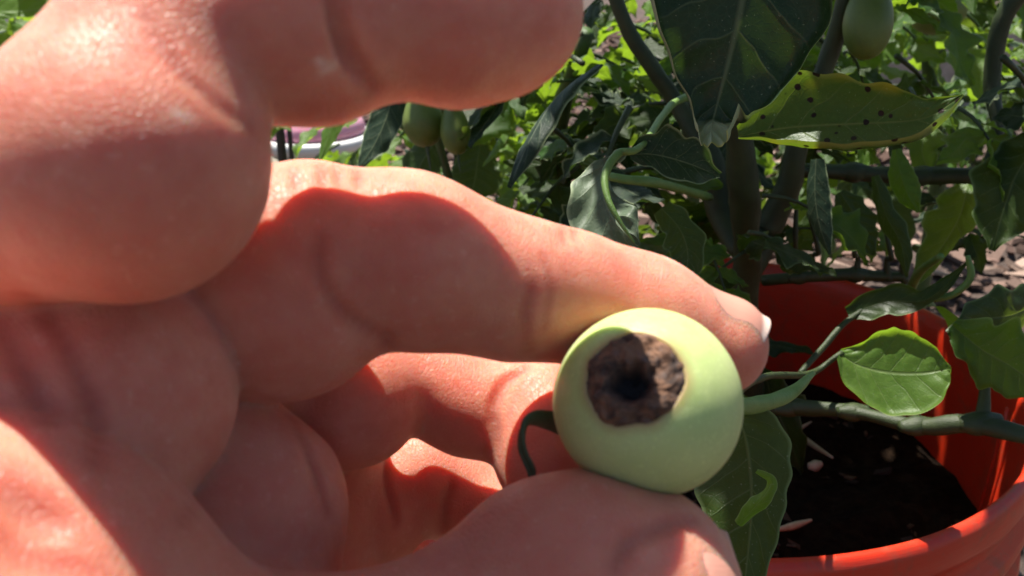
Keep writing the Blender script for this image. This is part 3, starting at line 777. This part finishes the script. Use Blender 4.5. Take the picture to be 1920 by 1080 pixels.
# curled sepals
def sepal(pts, w, seed, side):
    P = [at(*p) for p in pts]
    me = leaf_mesh('sepal', P, side, [px2m(a, pts[0][2]) for a in w], [px2m(a, pts[0][2]) for a in w], nv=30, nu=8, cup=-.5, ripple=.1, quilt=0, teeth=.05, seed=seed)
    o = link('sepal', me, M['dry'], tom)
    sm = o.modifiers.new('thick', 'SOLIDIFY'); sm.thickness = .0004
sepal([(1068, 812, .124), (1030, 792, .119), (993, 795, .116), (984, 838, .115), (999, 880, .115), (1003, 908, .115)], [14, 19, 16, 12, 10, 4], 3, dirw(.3, .8, .5))

# ------------------------------------------------------------------ the hand (signed distance field -> one mesh)
def node(n): x, y, d, r = n; c = cam_xyz(x, y, d); return (*c, r/FPX*d)
CH = 0.00055
lo = np.array([-.098, -.098, -.182]); hi = np.array([.040, .052, -.050])
def chain(*nodes): return [(node(a), node(b)) for a, b in zip(nodes[:-1], nodes[1:])]
PARTS = [   # (list of round cones, inner blend, blend to what came before)
 ('back', chain((430, 720, .150, 260), (60, 640, .135, 300), (-500, 760, .135, 340), (-1300, 1000, .135, 330)), .006, .004),
 ('back2', chain((60, 800, .140, 300), (500, 1100, .150, 230)), .006, .012),
 ('web', chain((60, 480, .118, 260), (330, 520, .126, 210), (480, 640, .135, 170), (560, 900, .150, 160)), .006, .006),
 ('web_top', chain((-150, 480, .112, 220), (60, 380, .112, 200), (280, 360, .109, 195), (425, 425, .117, 130)), .006, .004),
 ('palm1', chain((-260, 680, .108, 240), (30, 735, .103, 244), (203, 738, .1025, 236)), .004, .003),
 ('palm2', chain((360, 850, .118, 165), (415, 965, .1175, 220), (400, 1200, .121, 230), (250, 1400, .120, 260)), .004, .0009),
 ('index_low', chain((-330, 560, .104, 215), (-110, 430, .097, 175), (85, 350, .091, 190), (230, 298, .0872, 248), (325, 70, .090, 176), (375, -55, .094, 135)), .005, .0016),
 ('index_mid', chain((385, -60, .092, 130), (480, 30, .0925, 185), (590, 34, .0955, 188), (680, 20, .097, 166)), .003, .0012),
 ('index_tip', chain((740, 5, .0985, 166), (860, 22, .0995, 168), (938, 22, .1005, 156)), .003, .0022),
 ('middle_low', chain((200, 600, .128, 200), (400, 560, .120, 190), (528, 540, .115, 198), (560, 480, .114, 165)), .004, .0008),
 ('middle_mid', chain((600, 462, .115, 153), (760, 488, .117, 156), (960, 540, .122, 140)), .004, .0030),
 ('middle_tip', chain((1070, 556, .1255, 126), (1200, 598, .129, 112), (1345, 648, .1305, 94)), .004, .0035),
 ('ring_low', chain((380, 800, .145, 160), (560, 745, .140, 140), (655, 738, .137, 141)), .004, .0010),
 ('ring_mid', chain((745, 705, .141, 84), (800, 725, .142, 80), (880, 762, .143, 84), (960, 775, .143, 96)), .004, .0020),
 ('ring_tip', chain((1010, 775, .142, 104), (1045, 850, .138, 108), (1060, 900, .134, 104)), .004, .0020),
 ('pinky_low', chain((480, 1010, .150, 150), (620, 960, .153, 125), (695, 950, .155, 115)), .004, .0010),
 ('pinky_mid', chain((790, 892, .158, 100), (890, 950, .158, 86)), .003, .0020),
 ('pinky_tip', chain((930, 985, .156, 84), (985, 1060, .150, 84), (1000, 1090, .147, 78)), .003, .0020),
 ('thenar', chain((-700, 1150, .112, 330), (-260, 1230, .094, 440), (-60, 1256, .0865, 466)), .006, .0008),
 ('thumb_low', chain((-60, 1256, .0865, 466), (420, 1420, .093, 300), (850, 1320, .105, 268)), .006, .006),
 ('thumb_tip', chain((890, 1300, .106, 255), (1050, 1142, .110, 224), (1120, 1118, .1115, 210), (1190, 1118, .1125, 200)), .005, .004),
]
nx, ny, nz = [int(v) for v in np.ceil((hi-lo)/CH)]
Fd = np.full((nx, ny, nz), .02, np.float32)
X = (lo[0]+CH*np.arange(nx)).astype(np.float32); Y = (lo[1]+CH*np.arange(ny)).astype(np.float32); Z = (lo[2]+CH*np.arange(nz)).astype(np.float32)
def box(c0, c1, m):
    a = np.minimum(c0, c1)-m; b = np.maximum(c0, c1)+m
    i0 = np.clip(((a-lo)/CH).astype(int), 0, (nx, ny, nz)); i1 = np.clip(((b-lo)/CH).astype(int)+1, 0, (nx, ny, nz))
    return [slice(int(p), int(q)) for p, q in zip(i0, i1)]
def smin(a, b, k):
    h = np.clip(.5+.5*(b-a)/k, 0, 1); return b*(1-h)+a*h-k*h*(1-h)
def cone(sl, A, B):
    a = np.array(A[:3], np.float32); b = np.array(B[:3], np.float32); ra, rb = A[3], B[3]
    ab = b-a; L2 = float(ab@ab)
    dx = X[sl[0]][:, None, None]-a[0]; dy = Y[sl[1]][None, :, None]-a[1]; dz = Z[sl[2]][None, None, :]-a[2]
    t = np.clip((dx*ab[0]+dy*ab[1]+dz*ab[2])/L2, 0, 1)
    d = np.sqrt((dx-t*ab[0])**2+(dy-t*ab[1])**2+(dz-t*ab[2])**2)
    ts = t*t*(3-2*t)
    return d-(ra+(rb-ra)*ts)
for name_, segs, kin, kout in PARTS:
    pts = np.array([s[0][:3] for s in segs]+[segs[-1][1][:3]]); rm = max(max(s[0][3], s[1][3]) for s in segs)
    sl = box(pts.min(0), pts.max(0), rm+.012)
    if any(s.stop <= s.start for s in sl): continue
    G = None
    for A, B in segs:
        c = cone(sl, A, B); G = c if G is None else smin(G, c, kin)
    Fd[tuple(sl)] = smin(Fd[tuple(sl)], G, kout)
def field(p):
    g = (np.array(p)-lo)/CH; i = np.clip(g.astype(int), 0, (nx-2, ny-2, nz-2)); f = np.clip(g-i, 0, 1)
    c = Fd[i[0]:i[0]+2, i[1]:i[1]+2, i[2]:i[2]+2]
    c = c[0]*(1-f[0])+c[1]*f[0]; c = c[0]*(1-f[1])+c[1]*f[1]; return c[0]*(1-f[2])+c[1]*f[2]
def surf_at(px, py, d0=.052):
    d = d0
    while d < .18:
        p = np.array(cam_xyz(px, py, d))
        if field(p) < 0: return p, d
        d += .0004
    return None, None
FOLD = []
def crease(pts, w, depth, n=14):
    """skin fold pressed into the surface along a line of points on it"""
    Q = catmull(pts, n); prev = None
    P3 = []
    for i, q in enumerate(Q):
        p, d = surf_at(q[0], q[1])
        if p is None: continue
        if P3 and abs(d-P3[-1][1]) > .006: continue
        P3.append((p, d, math.sin(math.pi*min(1, max(0, (i+.5)/n)))**.6))
    for (p, _, a), (q, _, b) in zip(P3[:-1], P3[1:]):
        sl = box(p, q, .006)
        if any(s.stop <= s.start for s in sl): continue
        c = cone(sl, (*p, w*.5*a), (*q, w*.5*b))
        amt = depth*max(a, b)
        # soft groove
        cur = Fd[tuple(sl)]; v = -(c)
        k = w*1.2
        h = np.clip(.5-.5*(cur-v)/k, 0, 1)
        new = cur*(1-h)+v*h+k*h*(1-h)
        Fd[tuple(sl)] = cur+(new-cur)*min(1, amt)
        FOLD.append(((p+q)/2, w))
# finger joints
crease([(628, -30), (640, 60), (665, 120), (705, 172)], .0011, .8)
crease([(612, -30), (622, 50), (645, 130)], .0007, .35)
crease([(262, 20), (330, 125), (400, 195), (474, 242)], .0008, .3)
crease([(605, 440), (600, 510), (640, 580), (705, 622)], .0010, .35)
crease([(1002, 520), (985, 590), (992, 660)], .0008, .14)
crease([(1015, 470), (1030, 540), (1020, 620)], .0006, .15)
crease([(936, 850), (928, 770), (950, 715), (985, 690)], .0011, .8)
crease([(720, 620), (738, 690), (745, 740), (785, 780)], .0013, .8)
crease([(722, 870), (728, 920), (745, 985)], .0009, .6)
crease([(850, 900), (835, 950), (830, 1000)], .0009, .5)
for (x, y, l) in ((505, 332, 26), (548, 322, 34), (600, 312, 40), (628, 312, 36), (668, 322, 30), (1052, 420, 34), (1072, 424, 26)):
    crease([(x, y-4), (x+6, y+l*.5), (x+4, y+l)], .0006, .6, n=8)
# palm lines
crease([(40, 540), (110, 620), (150, 700), (180, 800), (176, 880)], .0012, .35)
crease([(-10, 600), (50, 700), (90, 800)], .0012, .25)
crease([(335, 985), (390, 910), (430, 820)], .0010, .4)
crease([(545, 780), (590, 880), (615, 960)], .0010, .4)
crease([(0, 900), (60, 960), (130, 1000)], .0022, .25)
crease([(0, 990), (70, 1050), (150, 1075)], .0018, .25)
# fold round the thumb nail
crease([(1150, 1070), (1185, 1015), (1250, 985), (1310, 975)], .0012, .55)
# pads pressed by the fruit
tc = TC; sl = box(tc, tc, TR+.004)
dx = X[sl[0]][:, None, None]-tc[0]; dy = Y[sl[1]][None, :, None]-tc[1]; dz = Z[sl[2]][None, None, :]-tc[2]
dt = (TR*.985)-np.sqrt(dx*dx+dy*dy+dz*dz)
Fd[tuple(sl)] = np.maximum(Fd[tuple(sl)], dt)
# keep borders closed
Fd[0] = Fd[-1] = .01; Fd[:, 0] = Fd[:, -1] = .01; Fd[:, :, 0] = Fd[:, :, -1] = .01

def surface_nets(F):
    S = F < 0
    c = np.zeros(tuple(n-1 for n in F.shape), np.uint8)
    for i in (0, 1):
        for j in (0, 1):
            for k in (0, 1):
                c += S[i:F.shape[0]-1+i, j:F.shape[1]-1+j, k:F.shape[2]-1+k]
    act = (c > 0) & (c < 8)
    idx = np.argwhere(act); ids = -np.ones(act.shape, np.int64); ids[act] = np.arange(len(idx))
    acc = np.zeros((len(idx), 3)); cnt = np.zeros(len(idx))
    cor = [(i, j, k) for i in (0, 1) for j in (0, 1) for k in (0, 1)]
    vals = {q: F[idx[:, 0]+q[0], idx[:, 1]+q[1], idx[:, 2]+q[2]].astype(float) for q in cor}
    for a in cor:
        for ax in range(3):
            if a[ax]: continue
            b = list(a); b[ax] = 1; b = tuple(b)
            va, vb = vals[a], vals[b]; m = (va < 0) != (vb < 0)
            t = np.where(m, va/np.where(m, va-vb, 1), 0)
            p = np.tile(np.array(a, float), (len(idx), 1)); p[:, ax] += t
            acc[m] += p[m]; cnt[m] += 1
    V = idx+acc/cnt[:, None]
    Q = []
    for ax in range(3):
        o1, o2 = [(1, 2), (2, 0), (0, 1)][ax]
        sA = [slice(None)]*3; sB = [slice(None)]*3; sA[ax] = slice(0, -1); sB[ax] = slice(1, None)
        ch = S[tuple(sA)] != S[tuple(sB)]
        e = np.argwhere(ch)
        ok = (e[:, o1] > 0) & (e[:, o2] > 0) & (e[:, o1] < F.shape[o1]-1) & (e[:, o2] < F.shape[o2]-1); e = e[ok]
        ins = S[e[:, 0], e[:, 1], e[:, 2]]
        def g(d1, d2):
            q = e.copy(); q[:, o1] -= d1; q[:, o2] -= d2; return ids[q[:, 0], q[:, 1], q[:, 2]]
        q = np.stack([g(1, 1), g(0, 1), g(0, 0), g(1, 0)], 1)
        q[~ins] = q[~ins][:, ::-1]
        Q.append(q)
    return V, np.vstack(Q)
HV, HQ = surface_nets(Fd)
HV = lo+HV*CH
# light smoothing of the grid pattern
E = np.vstack([HQ[:, [0, 1]], HQ[:, [1, 2]], HQ[:, [2, 3]], HQ[:, [3, 0]]])
deg = np.bincount(np.concatenate([E[:, 0], E[:, 1]]), minlength=len(HV)).astype(float)
for it in range(4):
    for lam in (.55, -.57):
        s = np.zeros_like(HV)
        for ax in range(3):
            s[:, ax] = np.bincount(E[:, 0], HV[E[:, 1], ax], len(HV))+np.bincount(E[:, 1], HV[E[:, 0], ax], len(HV))
        HV = HV+lam*(s/deg[:, None]-HV)
Rm = np.array([RIGHT, UP, BACK])      # rows
HW = HV@Rm + np.array(ORG)
hm = bpy.data.meshes.new('hand')
hm.vertices.add(len(HW)); hm.vertices.foreach_set('co', HW.ravel().astype(np.float32))
hm.loops.add(len(HQ)*4); hm.loops.foreach_set('vertex_index', HQ.ravel().astype(np.int32))
hm.polygons.add(len(HQ)); hm.polygons.foreach_set('loop_start', np.arange(0, len(HQ)*4, 4, dtype=np.int32))
hm.update(calc_edges=True); hm.validate()
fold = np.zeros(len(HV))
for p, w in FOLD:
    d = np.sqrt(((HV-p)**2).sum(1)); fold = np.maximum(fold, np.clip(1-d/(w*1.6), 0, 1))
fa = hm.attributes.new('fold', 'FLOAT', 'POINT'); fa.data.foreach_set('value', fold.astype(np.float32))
scar = np.zeros(len(HV))
for (x, y, l, a) in ((341, 217, 17, .25), (612, 127, 14, -.5), (602, 118, 8, .6)):
    for f in np.linspace(-1, 1, 7):
        p, d = surf_at(x+f*l*math.cos(a), y+f*l*math.sin(a))
        if p is not None: scar = np.maximum(scar, np.clip(1.6-np.sqrt(((HV-p)**2).sum(1))/.00042, 0, 1)*(1-.4*f*f))
sa = hm.attributes.new('scar', 'FLOAT', 'POINT'); sa.data.foreach_set('value', scar.astype(np.float32))
hand = link('person', hm, M['skin'])
tag(hand, 'bare left hand with curled fingers pinching the small green tomato', 'hand')
bvh = BVHTree.FromPolygons([tuple(v) for v in HW], [tuple(int(i) for i in q) for q in HQ])

def nail(tipc, axis, nrm, halfw, length, lift, over, name='fingernail', mat='nail', flat=False):
    """plate laid on the finger: tipc = middle of the nail in world, axis towards the tip"""
    y = axis.normalized(); z = (nrm-y*nrm.dot(y)).normalized(); x = y.cross(z)
    nu, nv = 18, 24; top = []; UV = []; meta = []
    base_h = None
    for i in range(nv+1):
        v = i/nv
        for j in range(nu+1):
            u = j/nu*2-1
            sh = 1 if v > .3 else math.sqrt(max(0, 1-((.3-v)/.3)**2*.75))
            a = u*halfw*sh*(1-.08*max(0, v-.6)/.4)
            yy = (v-.5)*length + (-.10*length*u*u if v > .8 else 0)*(v-.8)/.2
            vv = min(yy, length*.5-over)
            o0 = tipc+x*a+y*vv+z*.012
            h, n_, i_, d_ = bvh.ray_cast(o0, -z, .03)
            if h is None: h = tipc+x*a+y*vv-z*abs(u)*halfw*.5
            top.append(h); meta.append((u, v, yy-vv)); UV.append((j/nu, v))
    W = nu+1
    for it in range(5 if flat else 2):       # the plate bridges small folds instead of following them
        nt = list(top)
        for i in range(nv+1):
            for j in range(1, nu):
                a = top[i*W+j-1]+top[i*W+j+1]; c = 2
                if 0 < i < nv: a = a+top[(i-1)*W+j]+top[(i+1)*W+j]; c = 4
                m_ = a/c; nt[i*W+j] = top[i*W+j]+z*((m_-top[i*W+j]).dot(z))
        top = nt
    for q, (u, v, ex) in enumerate(meta):
            top[q] = (top[q]+z*(lift*(1-1.5*u**4)*(1-1.5*(1-min(1, v*3))**2) if flat else lift*(1-1.1*u*u)*min(1, v*1.3)-.00022*(1-min(1, v*2.5)))+y*ex)
    V = top + [p-z*.00030 for p in top]; n1 = len(top); F = []
    for i in range(nv):
        for j in range(nu):
            a = i*(nu+1)+j; F.append((a, a+1, a+nu+2, a+nu+1)); F.append((n1+a+nu+1, n1+a+nu+2, n1+a+1, n1+a))
    for j in range(nu):
        a = nv*(nu+1)+j; F.append((a, a+1, n1+a+1, n1+a))
    me = pyd(name, V, F); uvl = me.uv_layers.new(name='UVMap')
    li = np.empty(len(me.loops), int); me.loops.foreach_get('vertex_index', li)
    uvl.data.foreach_set('uv', np.array(UV+UV)[li].ravel())
    o = link('fingernail', me, M[mat], hand)
    sb = o.modifiers.new('smooth', 'SUBSURF'); sb.levels = 1; sb.render_levels = 2
    return o
A = at(1200, 598, .129); B = at(1345, 648, .1305)
nail(A.lerp(B, .93)+dirw(.35, .9, .0)*.002, B-A, dirw(.30, .93, .30), .0052, .0120, .00055, .0012)
A = at(1050, 1142, .110); B = at(1190, 1118, .1125)
nail(at(1270, 1086, .1125), dirw(.93, -.22, .05), dirw(.20, -.02, 1),   .0066, .0132, .0009, .0002, mat='nail_thumb', flat=True)
